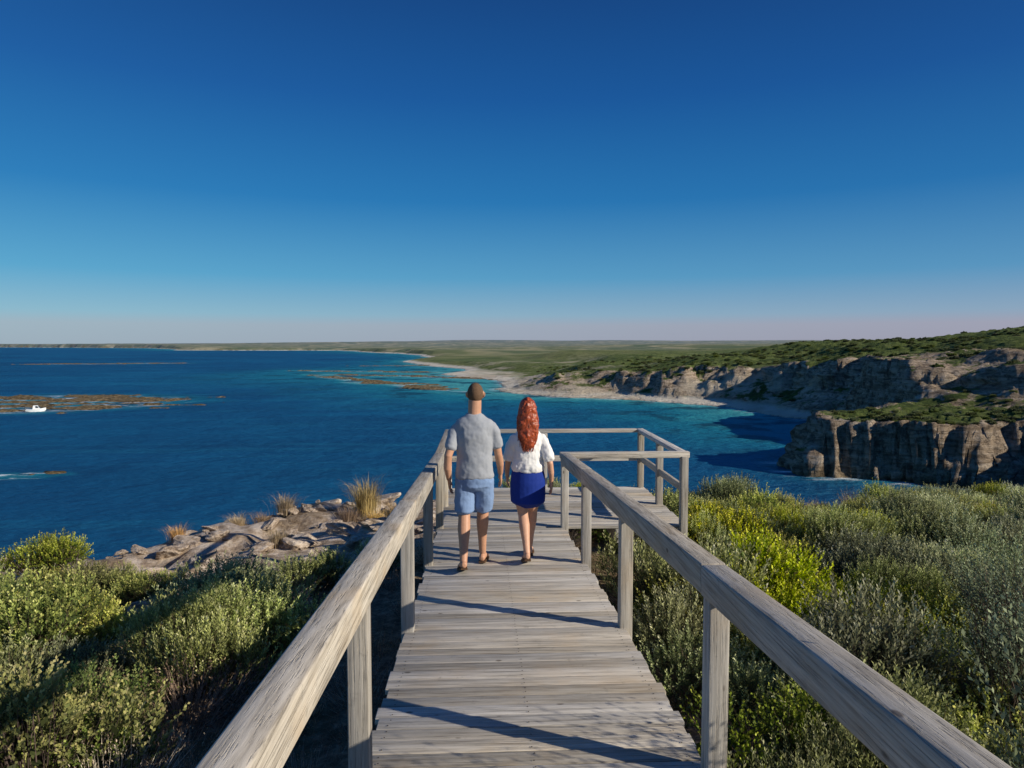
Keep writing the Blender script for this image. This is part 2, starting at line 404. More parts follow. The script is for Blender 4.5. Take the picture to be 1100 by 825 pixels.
ps = [post(x, y, TZ-.055, PZ-.45) for x, y in ((A, Y_FAR-.05), (B, Y_FAR-.05), (B, Y_END-.03), (.98, Y_FAR-.05), (A, 9.55), (B, 9.55))]
timbers('posts', ps, WZ, pr, .006)
timbers('handrail_sides', [beam_geo((A, 8.452, TZ), (A, Y_FAR+.06, TZ), RW, .055), beam_geo((B, 8.45, TZ), (B, Y_FAR+.06, TZ), RW, .055)], WY, pr, .006)
timbers('handrail_ends', [beam_geo((A+RW/2+.003, Y_FAR, TZ+.002), (B-RW/2-.003, Y_FAR, TZ+.002), RW, .055), beam_geo((C_-RW/2, Y_END, TZ+.004), (B+RW/2+.01, Y_END, TZ+.004), RW-.02, .075)], WX, pr, .006)
timbers('midrails', [beam_geo((B+.003, Y_END+.07, TZ-.42), (B+.003, Y_FAR-.08, TZ-.42), .045, .09)], WY, pr, .004)
timbers('midrails_end', [beam_geo((A+.05, Y_FAR, TZ-.42), (B-.05, Y_FAR, TZ-.42), .045, .09)], WX, pr, .004)

# ------------------------------------------------------------ vegetation
def leaf_mat(name):
    m, t, b = newmat(name)
    at = t('ShaderNodeAttribute', attribute_name='Col').outputs['Color']
    oi = t('ShaderNodeObjectInfo').outputs['Random']
    hs = t('ShaderNodeHueSaturation', {'Color': at, 'Hue': t.mapr(oi, 0, 1, .478, .512), 'Value': t.mapr(t.math('FRACT', t.math('MULTIPLY', oi, 7.3)), 0, 1, .65, 1.3), 'Saturation': t.mapr(t.math('FRACT', t.math('MULTIPLY', oi, 3.7)), 0, 1, .72, 1.15)}).outputs[0]
    setb(t, b, color=hs, rough=.6, spec=.25)
    tr = t('ShaderNodeBsdfTranslucent', {'Color': hs})
    mx = t('ShaderNodeMixShader', {0: .3, 1: b.outputs[0], 2: tr.outputs[0]})
    t.l.new(mx.outputs[0], t.n['Material Output'].inputs[0])
    return m
LM = leaf_mat('heath_leaves')
def norm(a): return a/np.maximum(np.linalg.norm(a, axis=-1, keepdims=True), 1e-9)
def quads(P, D, L, Wd, C, g):
    n = len(P); R = g.normal(size=(n, 3)); Sv = norm(np.cross(D, R)); L = np.broadcast_to(L, (n,))[:, None]; Wd = np.broadcast_to(Wd, (n,))[:, None]
    up = norm(np.cross(Sv, D))*L*.08
    V = np.stack([P, P+D*L*.55+Sv*Wd+up, P+D*L, P+D*L*.55-Sv*Wd+up], 1).reshape(-1, 3)
    Cc = np.repeat(np.concatenate([C, np.ones((n, 1))], 1)[:, None], 4, 1).reshape(-1, 4)
    return V, Cc
def shrub(seed, R, H, nspr, k, leaf, wid, cd, cl, slen=(.16, .30), upb=.9, lobes=7, tipc=None, twig=(.14, .10, .07), inner=500, tight=.55):
    g = np.random.default_rng(seed); Vs = []; Cs = []
    LC = []
    for i in range(lobes):
        a = g.uniform(0, 6.28); rr = R*.68*math.sqrt(g.uniform(.1, 1)) if i else 0
        r = R*g.uniform(.26, .50); LC.append((rr*math.cos(a), rr*math.sin(a), max(.1, H*(1-.25*rr/R)-r*g.uniform(.9, 1.6)), r))
    LC = np.array(LC); li = g.choice(lobes, nspr, p=LC[:, 3]**2/np.sum(LC[:, 3]**2))
    n = norm(g.normal(size=(nspr, 3))); n[:, 2] = np.where(n[:, 2] < -.35, -n[:, 2], n[:, 2])
    c = LC[li, :3]; r = LC[li, 3][:, None]
    D = norm(n*.6+np.array([0, 0, upb])+g.normal(size=(nspr, 3))*.2)
    P0 = c+n*r*g.uniform(.72, 1.0, (nspr, 1)); P0[:, 2] = np.maximum(P0[:, 2], .02)
    SLn = g.uniform(slen[0], slen[1], (nspr, 1))
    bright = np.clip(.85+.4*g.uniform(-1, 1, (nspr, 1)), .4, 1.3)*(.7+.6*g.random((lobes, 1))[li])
    cd = np.array(cd); cl = np.array(cl)
    for j in range(k):
        tt = .05+.95*(j+g.uniform(0, .7, (nspr, 1)))/k
        base = P0+D*SLn*tt
        a = j*2.4+g.uniform(0, .8, (nspr, 1))
        h = norm(np.cross(D, np.array([.3, .9, .1]))); q = np.cross(D, h)
        side = h*np.cos(a)+q*np.sin(a)
        ld = norm(D*(.6+.5*tt)+side*tight)
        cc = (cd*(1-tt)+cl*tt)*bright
        if tipc is not None: cc = np.where((tt > .8) & (g.random((nspr, 1)) < .6), np.array(tipc)*bright, cc)
        cc = cc*g.uniform(.8, 1.2, (nspr, 1))
        V, Cc = quads(base, ld, leaf*(1.1-.5*tt[:, 0])*g.uniform(.8, 1.2, nspr), wid*g.uniform(.8, 1.2, nspr), cc, g); Vs.append(V); Cs.append(Cc)
    st0 = np.column_stack([c[:, :2]*.3, np.full(nspr, 0.)]); Dn = P0+D*SLn*.8-st0; Ln = np.linalg.norm(Dn, axis=1)
    V, Cc = quads(st0, norm(Dn), Ln, .0035, np.tile(np.array(twig), (nspr, 1))*g.uniform(.7, 1.6, (nspr, 1)), g); Vs.append(V); Cs.append(Cc)
    if inner:
        li = g.choice(lobes, inner); c = LC[li, :3]; r = LC[li, 3][:, None]
        Pp = c+norm(g.normal(size=(inner, 3)))*r*g.uniform(.3, .85, (inner, 1)); Pp[:, 2] = np.abs(Pp[:, 2])
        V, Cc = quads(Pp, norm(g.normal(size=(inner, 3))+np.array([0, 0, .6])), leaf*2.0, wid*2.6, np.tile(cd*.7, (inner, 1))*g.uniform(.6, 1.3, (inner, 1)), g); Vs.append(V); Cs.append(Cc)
    V = np.concatenate(Vs); Cc = np.clip(np.concatenate(Cs), 0, .8)
    return mesh_np('shrub_mesh', V, np.arange(len(V)).reshape(-1, 4), LM, cols={'Col': Cc}, obj=False)
def grassmesh(seed, R, H, n, c0, c1, wid=.004, spread=.5):
    g = np.random.default_rng(seed); P = np.column_stack([g.normal(size=(n, 2))*R*.35, np.zeros(n)])
    lean = norm(np.column_stack([P[:, :2]+g.normal(size=(n, 2))*.08, np.zeros(n)]))
    Vs = []; Cs = []; Lh = H*g.uniform(.55, 1.1, n)[:, None]; sp = spread*g.uniform(.2, 1.2, (n, 1))
    side = norm(np.cross(lean+1e-3, np.array([0, 0, 1.])))*wid
    pts = [P, P+lean*Lh*sp*.25+np.array([0, 0, 1])*Lh*.5, P+lean*Lh*sp*.8+np.array([0, 0, 1])*Lh*.88, P+lean*Lh*sp*1.4+np.array([0, 0, 1])*Lh*.98]
    C = np.array(c0)*(1-g.random((n, 1)))+np.array(c1)*g.random((n, 1))
    C4 = np.concatenate([C, np.ones((n, 1))], 1)
    for i in range(3):
        w0 = 1-i*.3; w1 = max(1-(i+1)*.3, .1)
        Vs.append(np.stack([pts[i]-side*w0, pts[i]+side*w0, pts[i+1]+side*w1, pts[i+1]-side*w1], 1).reshape(-1, 3)); Cs.append(np.repeat(C4[:, None], 4, 1).reshape(-1, 4))
    V = np.concatenate(Vs)
    return mesh_np('grass_mesh', V, np.arange(len(V)).reshape(-1, 4), LM, cols={'Col': np.concatenate(Cs)}, obj=False)
GREY = dict(cd=(.14, .18, .06), cl=(.50, .55, .21), tipc=(.68, .70, .34))
LIME = dict(cd=(.12, .18, .025), cl=(.50, .53, .07), tipc=(.72, .68, .15))
DARK = dict(cd=(.06, .10, .025), cl=(.22, .30, .06), tipc=(.36, .42, .10))
DRY = dict(cd=(.20, .14, .08), cl=(.50, .37, .22))
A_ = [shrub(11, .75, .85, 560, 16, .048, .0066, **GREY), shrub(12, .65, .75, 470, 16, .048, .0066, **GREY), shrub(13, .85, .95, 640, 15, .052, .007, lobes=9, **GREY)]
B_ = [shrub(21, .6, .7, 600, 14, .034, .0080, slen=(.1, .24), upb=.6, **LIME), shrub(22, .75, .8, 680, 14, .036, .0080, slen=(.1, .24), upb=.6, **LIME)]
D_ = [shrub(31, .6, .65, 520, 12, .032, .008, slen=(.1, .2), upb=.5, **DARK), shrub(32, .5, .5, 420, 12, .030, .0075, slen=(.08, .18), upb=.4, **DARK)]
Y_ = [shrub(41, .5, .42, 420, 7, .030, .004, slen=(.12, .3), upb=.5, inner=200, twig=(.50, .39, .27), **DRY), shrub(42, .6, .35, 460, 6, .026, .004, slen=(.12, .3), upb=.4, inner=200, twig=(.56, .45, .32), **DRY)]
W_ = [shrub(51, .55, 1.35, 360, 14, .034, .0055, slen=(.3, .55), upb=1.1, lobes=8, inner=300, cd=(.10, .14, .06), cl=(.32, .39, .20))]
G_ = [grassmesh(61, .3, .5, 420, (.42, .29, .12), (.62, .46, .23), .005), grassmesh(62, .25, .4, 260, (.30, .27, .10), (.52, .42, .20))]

veg_grey = empty('grey_green_shrubs'); veg_lime = empty('yellow_green_shrubs'); veg_dark = empty('dark_green_shrubs'); veg_dry = empty('dry_twiggy_scrub'); veg_w = empty('tall_wispy_shrubs'); veg_g = empty('dry_grass_tufts')
cnt = 0
def put(me, par, x, y, s, zoff=-.04, zs=None):
    global cnt
    cnt += 1
    o = bpy.data.objects.new('plant_%d' % cnt, me); link(o, par)
    o.location = (x, y, (hz(x, y) if y > 9 else ng(x, y))+zoff)
    o.rotation_euler = (random.uniform(-.08, .08), random.uniform(-.08, .08), random.uniform(0, 6.28)); o.scale = (s, s, zs if zs else s*random.uniform(.82, 1.15))
    return o
def blocked(x, y, r):
    if XL-.12-r < x < XR+.12+r and y < Y_END: return True
    if XL-.12-r < x < X_PR+.1+r and Y_END-.1-r < y < Y_FAR+.1+r: return True
    return False
pts = []
y = .3
while y < 32:
    sp = .55+.014*y
    x = -22+random.uniform(0, sp)
    while x < 40:
        xx = x+random.uniform(-.3, .3)*sp*1.2; yy = y+random.uniform(-.3, .3)*sp*1.2
        if abs(math.degrees(math.atan2(xx, yy+2))) < 50: pts.append((xx, yy))
        x += sp
    y += sp
arr = np.array(pts); _, ss, _ = height(arr[:, 0], arr[:, 1])
nfield = fbm(arr[:, 0]*.45, arr[:, 1]*.45, 3, 91); nf2 = fbm(arr[:, 0]*.35+9, arr[:, 1]*.35, 3, 93)
for (x, y), s, nf, n2 in zip(pts, ss, nfield, nf2):
    left = x < .3
    lim = 5.4+2.4*math.exp(-((x+3)/2.4)**2) if left else 3.2
    if s < lim: continue
    sc = random.uniform(.6, 1.25)
    rr = .5*sc
    if blocked(x, y, 0.02): continue
    close = blocked(x, y, rr+.12)
    if left and x > -2.0:
        if random.random() < .8: put(random.choice(Y_), veg_dry, x, y, sc*.8, zs=.8)
        if random.random() < .3 and not close: put(random.choice(D_+A_[:1]), veg_dark, x, y, sc*.7)
        continue
    if close:
        put(random.choice(D_+Y_+B_[:1]), veg_dark, x, y, .55*sc, zs=.6); continue
    if left:
        q = random.random()
        if y < 6.0 and x > -4.2: q += .25
        if y > 8: sc *= .8
        if q < .50:
            s3 = sc*1.1
            if n2 > .0: put(random.choice(B_), veg_lime, x, y, s3)
            else: put(random.choice(A_), veg_grey, x, y, s3*.95)
        elif q < .58: put(random.choice(D_), veg_dark, x, y, sc)
        else: put(random.choice(Y_), veg_dry, x, y, sc*1.1)
    else:
        q = random.random()
        far_k = .85 if y > 9 else 1.05
        if y < 5 and x < 3.2: q -= .22
        if q < .16: put(random.choice(Y_), veg_dry, x, y, sc)
        elif n2 > .12: put(random.choice(B_), veg_lime, x, y, sc*far_k)
        elif n2 < -.14 and q < .7: put(random.choice(D_), veg_dark, x, y, sc*1.05)
        else: put(random.choice(A_), veg_grey, x, y, sc*far_k)
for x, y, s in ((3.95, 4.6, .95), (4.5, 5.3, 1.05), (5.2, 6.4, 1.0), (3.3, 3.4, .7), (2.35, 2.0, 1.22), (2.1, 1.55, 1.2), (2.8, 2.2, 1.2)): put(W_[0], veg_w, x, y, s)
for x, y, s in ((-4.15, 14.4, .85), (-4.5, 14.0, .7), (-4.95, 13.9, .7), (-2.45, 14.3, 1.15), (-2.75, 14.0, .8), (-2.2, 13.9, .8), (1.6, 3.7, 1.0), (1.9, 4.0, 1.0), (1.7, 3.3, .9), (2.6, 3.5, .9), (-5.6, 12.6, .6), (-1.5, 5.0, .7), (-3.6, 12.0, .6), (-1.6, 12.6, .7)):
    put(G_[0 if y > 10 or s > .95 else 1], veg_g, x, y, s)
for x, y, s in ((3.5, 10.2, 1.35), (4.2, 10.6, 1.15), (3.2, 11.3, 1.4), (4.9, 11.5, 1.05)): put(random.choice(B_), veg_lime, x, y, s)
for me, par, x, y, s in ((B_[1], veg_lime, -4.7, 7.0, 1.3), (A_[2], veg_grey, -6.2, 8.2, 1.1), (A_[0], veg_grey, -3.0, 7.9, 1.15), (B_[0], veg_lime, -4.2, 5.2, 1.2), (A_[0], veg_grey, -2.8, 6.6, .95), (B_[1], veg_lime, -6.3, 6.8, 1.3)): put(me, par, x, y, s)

FB = shrub(71, 1.6, 1.5, 150, 4, .34, .11, (.08, .12, .03), (.22, .26, .07), slen=(.3, .6), inner=60, tight=.75)
FB2 = shrub(72, 1.4, 1.2, 140, 4, .34, .12, (.06, .09, .025), (.16, .185, .06), slen=(.3, .6), inner=60, tight=.75)
far = empty('distant_coastal_shrubs')
g = np.random.default_rng(5)
fy = 85*np.exp(g.random(9000)*math.log(560/85)); fx = fy*g.uniform(-.05, .92, 9000)
fz, fs, _ = height(fx, fy); fz2, _, _ = height(fx+1.5, fy); fz3, _, _ = height(fx, fy+1.5)
zz2 = np.exp(-(((fx-118)/32)**2+((fy-160)/26)**2))
ok = (fs > 6) & (fz > 3.5) & (np.hypot(fz2-fz, fz3-fz) < .85) & (fbm(fx/18, fy/18, 3, 12) > -.08) & ((fs > 34) | (g.random(9000) < .3) | (fy < 145)) & (g.random(9000) > zz2)
for i in np.nonzero(ok)[0][:2400]:
    o = bpy.data.objects.new('shrub_%d' % i, FB if g.random() < .6 else FB2); link(o, far)
    s = g.uniform(.45, 1.2)*(.6 if fy[i] < 150 else 1); o.location = (fx[i], fy[i], fz[i]-.3); o.scale = (s, s, s*.75); o.rotation_euler = (0, 0, g.uniform(0, 6.28))

# ------------------------------------------------------------ limestone rocks
ROCK = newmat('limestone'); t = ROCK[1]
tc = t('ShaderNodeTexCoord').outputs['Object']; n = t.noise(tc, 3.5, 10, .7)
setb(t, ROCK[2], color=t.ramp(n, [(.34, (.14, .10, .08)), (.46, (.40, .31, .23)), (.58, (.62, .52, .42)), (.7, (.74, .66, .56))]), rough=.9, spec=.2, normal=bump(t, n, .9, .10))
rocks = []
for i in range(5):
    bm = bmesh.new(); bmesh.ops.create_icosphere(bm, subdivisions=4, radius=.5)
    pl = [(Vector((random.gauss(0, 1), random.gauss(0, 1), random.gauss(0, 1))).normalized(), random.uniform(.26, .40)) for _ in range(9)]
    for v in bm.verts:
        d = v.co.normalized(); p = np.array(d)*1.9+i*7
        r = .5
        for nn, dd in pl:
            k_ = d.dot(nn)
            if k_ > .05: r = min(r, dd/k_)
        f = float(fbm(np.array(p[0]+p[2]), np.array(p[1]-p[2]*.7), 5, 100+i))
        v.co = d*r*(1+.28*f)
    me = bpy.data.meshes.new('rock_mesh'); bm.to_mesh(me); bm.free(); me.materials.append(ROCK[0]); rocks.append(me)
rk = empty('limestone_rocks'); g = np.random.default_rng(3); c = 0
while c < 280:
    x = g.uniform(-15, 1.0) if g.random() < .6 else g.uniform(-6, -.8); y = g.uniform(8.0, 17)
    s2 = height(np.array([x]), np.array([y]))[1][0]
    if s2 < 1.8 or s2 > 5.8+2.4*math.exp(-((x+3)/2.4)**2) or blocked(x, y, .5): continue
    c += 1; o = bpy.data.objects.new('rock_%d' % c, rocks[int(g.integers(5))]); link(o, rk)
    s = .10+.58*g.random()**3; zz = hz(x, y)
    o.location = (x, y, zz+s*.05); o.scale = (s*1.5, s, s*g.uniform(.4, .7)); o.rotation_euler = (g.uniform(-.3, .3), g.uniform(-.3, .3), g.uniform(0, 6.28))

# ------------------------------------------------------------ people
def tube(pts, rad, n=16, V=None, F=None, ref=(1, 0, 0)):
    if V is None: V, F = [], []
    P = [Vector(p) for p in pts]; R = [(r, r) if isinstance(r, (int, float)) else r for r in rad]
    P = [P[0]-(P[1]-P[0]).normalized()*min(R[0])*.35]+P+[P[-1]+(P[-1]-P[-2]).normalized()*min(R[-1])*.35]
    R = [(R[0][0]*.6, R[0][1]*.6)]+R+[(R[-1][0]*.6, R[-1][1]*.6)]
    base = len(V)
    for i, (p, r) in enumerate(zip(P, R)):
        tg = (P[min(i+1, len(P)-1)]-P[max(i-1, 0)]).normalized(); sd = Vector(ref); sd = (sd-tg*sd.dot(tg)).normalized(); fw = tg.cross(sd)
        for k in range(n):
            a = 2*math.pi*k/n; V.append(p+sd*math.cos(a)*r[0]+fw*math.sin(a)*r[1])
    m = len(P)
    for i in range(m-1):
        for k in range(n):
            a = base+i*n+k; b = base+i*n+(k+1) % n; F.append((a, b, b+n, a+n))
    F.append(tuple(base+k for k in reversed(range(n)))); F.append(tuple(base+(m-1)*n+k for k in range(n)))
    return V, F
def ball(c, r, V, F, nu=20, nv=14):
    c = Vector(c); base = len(V)
    for j in range(1, nv):
        for i in range(nu):
            th = math.pi*j/nv; ph = 2*math.pi*i/nu
            V.append(c+Vector((r[0]*math.sin(th)*math.cos(ph), r[1]*math.sin(th)*math.sin(ph), r[2]*math.cos(th))))
    V.append(c+Vector((0, 0, r[2]))); V.append(c-Vector((0, 0, r[2]))); tp = len(V)-2; bt = len(V)-1
    for j in range(nv-2):
        for i in range(nu):
            a = base+j*nu+i; b = base+j*nu+(i+1) % nu; F.append((a, a+nu, b+nu, b))
    for i in range(nu):
        F.append((tp, base+i, base+(i+1) % nu)); q = base+(nv-2)*nu; F.append((bt, q+(i+1) % nu, q+i))
def remeshed(name, V, F, mat, parent, vox, smooth=6, disp=0, dscale=.1, seed=0):
    ob = mesh_py(name, V, F, mat, parent, True)
    bm = bmesh.new(); bm.from_mesh(ob.data); bmesh.ops.recalc_face_normals(bm, faces=bm.faces); bm.to_mesh(ob.data); bm.free()
    md = ob.modifiers.new('unite', 'REMESH'); md.mode = 'VOXEL'; md.voxel_size = vox; md.use_smooth_shade = True
    if smooth: sm = ob.modifiers.new('smooth', 'SMOOTH'); sm.factor = .5; sm.iterations = smooth
    if disp:
        tx = bpy.data.textures.new(name+'_folds', 'CLOUDS'); tx.noise_scale = dscale; tx.noise_depth = 2
        dm = ob.modifiers.new('folds', 'DISPLACE'); dm.texture = tx; dm.strength = disp; dm.mid_level = .42
    return ob
SKIN = simple('skin_tanned', (.54, .29, .18), .5, .35, 30, .08, .1)
SKINW = simple('skin_light', (.62, .35, .23), .5, .35, 30, .08, .1)
TEE = simple('grey_tshirt', (.34, .36, .395), .9, .1, 260, .12, .3, .002, sheen=.2)
SHO = simple('light_blue_shorts', (.21, .31, .51), .85, .15, 220, .15, .3, .002)
BLO = simple('white_blouse', (.80, .79, .77), .85, .15, 160, .03, .2, .002)
SKI = simple('royal_blue_skirt', (.010, .035, .25), .75, .2, 200, .2, .3, .002)
HAM = simple('short_brown_hair', (.14, .085, .052), .85, .15, 140, .5, .7, .005)
HAW = simple('red_hair', (.34, .062, .018), .42, .5, 60, .6, .6, .005)
SAN = simple('brown_sandals', (.10, .055, .03), .7)
EYE = simple('eyes', (.8, .8, .78), .3); IRI = simple('dark_iris', (.04, .03, .02), .3)

def hand(V, F, wrist, dirv, side, L=.18):
    w = Vector(wrist); d = Vector(dirv).normalized(); fwd = Vector((0, 1, 0)); fwd = (fwd-d*fwd.dot(d)).normalized(); out = d.cross(fwd)
    if out.x*side < 0: out = -out
    pl = L*.5
    tube([w-d*.02, w+d*.025, w+d*pl*.6, w+d*pl], [(.024, .022), (.018, .032), (.017, .040), (.014, .038)], 12, V, F)
    ln = [.40, .46, .43, .34]
    for i, f in enumerate((.030, .010, -.010, -.030)):
        b = w+d*(pl-.01)+fwd*f; l = L*ln[i]; sp = fwd*f*.22
        cin = -out
        p1 = b+d*l*.38+sp*.4; p2 = p1+(d*.92+cin*.35).normalized()*l*.34+sp*.3; p3 = p2+(d*.75+cin*.66).normalized()*l*.30
        tube([b, p1, p2, p3], [.0090, .0085, .0078, .0066], 8, V, F)
    tb = w+d*pl*.25+fwd*.026
    tube([tb, tb+d*.03+fwd*.022-out*.004, tb+d*.056+fwd*.030-out*.012, tb+d*.078+fwd*.030-out*.018], [.013, .011, .0095, .008], 8, V, F)
def foot(V, F, ank, toe_out, gz, pitch=0, L=.26, wsc=1.):
    a = Vector(ank); td = Vector((toe_out, 1, 0)).normalized()
    def q(s, h):
        p = Vector((a.x, a.y, 0))+td*(s*L-.055); z = gz(p.y)+h
        z += max(0, (.72-s))*L*math.sin(pitch); return Vector((p.x, p.y, z))
    tube([q(.02, .035), q(.15, .042), q(.4, .045), q(.65, .034), q(.82, .024), q(.93, .02)],
         [(.028*wsc, .030), (.033*wsc, .036), (.036*wsc, .036), (.045*wsc, .025), (.046*wsc, .017), (.036*wsc, .013)], 14, V, F)
    rt = Vector((td.y, -td.x, 0)); sgn = -1 if toe_out < 0 else 1
    for i in range(5):
        o = (-.034+.017*i)*wsc; l = [.035, .032, .028, .024, .018][i]; r = [.012, .009, .0085, .008, .0075][i]
        b = q(.86-.02*i, .016)+rt*o*sgn
        tube([b, b+td*l*.6+Vector((0, 0, .001)), b+td*l], [r, r, r*.85], 8, V, F)
    return q, td
def sandal(q, td, mat, par, L=.26, w=.048):
    V, F = [], []
    rt = Vector((td.y, -td.x, 0)); prof = [(-.02, .028), (.1, .036), (.35, .034), (.6, .046), (.8, .048), (.95, .04), (1.04, .022)]
    n = len(prof)
    for h in (.0, -.016):
        for s, ww in prof:
            for k in (-1, 1): V.append(q(s, .006+h)+rt*ww*k)
    for i in range(n-1):
        a = 2*i; F.append((a, a+1, a+3, a+2)); b = 2*n+2*i; F.append((b, b+2, b+3, b+1)); F.append((a, a+2, b+2, b)); F.append((a+1, b+1, b+3, a+3))
    F.append((0, 2*n, 2*n+1, 1)); F.append((2*n-2, 2*n-1, 4*n-1, 4*n-2))
    for sgn in (-1, 1):
        tube([q(.42, .012)+rt*.036*sgn, q(.55, .045)+rt*.03*sgn, q(.70, .050)+rt*.006*sgn, q(.80, .028)], [.006, .006, .006, .005], 6, V, F)
    return mesh_py('sandal', V, F, mat, par)
def head(V, F, c, k=1., fem=False):
    c = Vector(c)
    ball(c+Vector((0, -.006, .012))*k, (.074*k, .092*k, .098*k), V, F, 24, 16)
    tube([c+Vector((0, .018, .05))*k, c+Vector((0, .024, -.01))*k, c+Vector((0, .030, -.06))*k, c+Vector((0, .040, -.098))*k],
         [(.066*k, .070*k), (.066*k, .070*k), (.056*k, .058*k), ((.026 if fem else .034)*k, .034*k)], 16, V, F)
    tube([c+Vector((0, .092, .018))*k, c+Vector((0, .106, -.008))*k, c+Vector((0, .112, -.028))*k, c+Vector((0, .098, -.036))*k], [.008*k, .010*k, .013*k, .013*k], 8, V, F)
    tube([c+Vector((-.022, .086, -.058))*k, c+Vector((0, .095, -.058))*k, c+Vector((.022, .086, -.058))*k], [(.006*k), .009*k, .006*k], 8, V, F, ref=(0, 0, 1))
    for s in (-1, 1):
        tube([c+Vector((s*.074, -.004, .022))*k, c+Vector((s*.087, -.016, .010))*k, c+Vector((s*.085, -.012, -.012))*k, c+Vector((s*.073, .002, -.028))*k], [(.007*k, .016*k), (.008*k, .020*k), (.007*k, .015*k), (.006*k, .009*k)], 8, V, F)
        tube([c+Vector((s*.012, .084, .028))*k, c+Vector((s*.032, .084, .034))*k, c+Vector((s*.052, .070, .028))*k], [.008*k]*3, 8, V, F, ref=(0, 0, 1))
def eyes(c, k, par):
    for s in (-1, 1):
        V, F = [], []; ball(Vector(c)+Vector((s*.031, .080, .008))*k, (.011*k, .010*k, .009*k), V, F, 12, 8); mesh_py('eye', V, F, EYE, par, True)
        V, F = [], []; ball(Vector(c)+Vector((s*.031, .088, .008))*k, (.0055*k, .004*k, .0055*k), V, F, 10, 6); mesh_py('iris', V, F, IRI, par, True)
def gz(y): return -SL*y+.016

# --- man
man = empty('walking_man', (-.075, 6.42, deckz(6.42)+.003))
V, F = [], []
hc = (0.010, .01, 1.665)
head(V, F, hc)
tube([(0, -.012, 1.42), (0.002, -.010, 1.50), (0.006, -.008, 1.61)], [.070, .063, .062], 16, V, F)
tor = [((0, 0, .90), (.150, .105)), ((0, 0, 1.0), (.142, .10)), ((0, .005, 1.12), (.145, .10)), ((0, .005, 1.25), (.158, .105)), ((0, 0, 1.35), (.160, .098)), ((0, -.005, 1.41), (.130, .074)), ((0, -.008, 1.45), (.085, .060))]
tube([a for a, b in tor], [b for a, b in tor], 20, V, F)
armL = [(-.150, -.005, 1.365), (-.188, -.012, 1.300), (-.212, -.05, 1.20), (-.244, -.085, 1.10), (-.252, -.06, .98), (-.240, -.005, .865)]
armR = [(.150, -.005, 1.372), (.188, -.0, 1.308), (.206, .015, 1.21), (.224, .03, 1.10), (.244, .09, .99), (.250, .165, .885)]
ar = [.040, .044, .044, .038, .037, .026]
for A0, s in ((armL, -1), (armR, 1)):
    tube(A0, ar, 14, V, F); w = Vector(A0[-1]); hand(V, F, w, (w-Vector(A0[-2]))+Vector((0, 0, -.05)), s, .185)
lgL = [(-.085, 0, .90), (-.092, -.0, .72), (-.098, -.01, .52), (-.100, -.075, .40), (-.100, -.15, .27), (-.102, -.225, .125)]
lgR = [(.085, 0, .90), (.085, .075, .72), (.078, .150, .53), (.074, .165, .40), (.072, .19, .26), (.074, .225, .085)]
lr = [.088, .078, .056, .060, .044, .034]
for A0 in (lgL, lgR): tube(A0, lr, 16, V, F)
qL, tL = foot(V, F, (-.102, -.215, 0), -.12, gz, .28); qR, tR = foot(V, F, (.074, .225, 0), .14, gz, 0)
remeshed('body', V, F, SKIN, man, .0052, 5)
sandal(qL, tL, SAN, man); sandal(qR, tR, SAN, man)
eyes(hc, 1, man)
V, F = [], []
sh_ = [((0, -.003, .885), (.182, .130)), ((0, -.003, .96), (.174, .124)), ((0, 0, 1.08), (.166, .120)), ((0, .0, 1.22), (.178, .126)), ((0, -.002, 1.31), (.190, .124)), ((0, -.006, 1.375), (.190, .110)), ((0, -.008, 1.42), (.164, .095)), ((0, -.010, 1.455), (.112, .080)), ((0, -.010, 1.480), (.076, .072))]
tube([a for a, b in sh_], [b for a, b in sh_], 24, V, F)
for A0 in (armL, armR): tube([A0[0], A0[1], A0[2], Vector(A0[2])*.65+Vector(A0[3])*.35], [.052, .060, .062, .062], 14, V, F)
o = remeshed('tshirt', V, F, TEE, man, .008, 6, .022, .10)
V, F = [], []
tube([(0, 0, .97), (0, 0, .88), (0, 0, .80)], [(.164, .116), (.172, .124), (.165, .122)], 20, V, F)
tube([(-.085, 0, .86), (-.094, -.0, .72), (-.100, -.008, .56)], [.096, .094, .092], 16, V, F)
tube([(.085, 0, .86), (.088, .055, .72), (.084, .120, .56)], [.096, .094, .092], 16, V, F)
remeshed('shorts', V, F, SHO, man, .008, 3, .018, .08)
def skullcap(c, r, cut, mat, par, name='hair', bmpy=.004):
    V, F = [], []; ball((0, 0, 0), r, V, F, 40, 28)
    keepv = []
    for v in V:
        keepv.append(v.z/r[2] > cut(v.y/r[1]))
    F2 = [f for f in F if all(keepv[i] for i in f)]
    C = Vector(c); ob = mesh_py(name, [v+C for v in V], F2, mat, par, True)
    bm = bmesh.new(); bm.from_mesh(ob.data); bmesh.ops.delete(bm, geom=[v for v in bm.verts if not v.link_faces], context='VERTS'); bmesh.ops.recalc_face_normals(bm, faces=bm.faces); bm.to_mesh(ob.data); bm.free()
    sd = ob.modifiers.new('thick', 'SOLIDIFY'); sd.thickness = .008; sd.offset = -1
    tx = bpy.data.textures.new('hair_fuzz', 'CLOUDS'); tx.noise_scale = .012
    dm = ob.modifiers.new('fuzz', 'DISPLACE'); dm.texture = tx; dm.strength = bmpy
    return ob
skullcap((hc[0], hc[1]-.006, hc[2]+.010), (.0755, .0940, .1010), lambda yf: -.80 if yf < -.30 else (-.80+(yf+.30)*1.5 if yf < .45 else .34+(yf-.45)*.6), HAM, man, 'short_hair', .003)

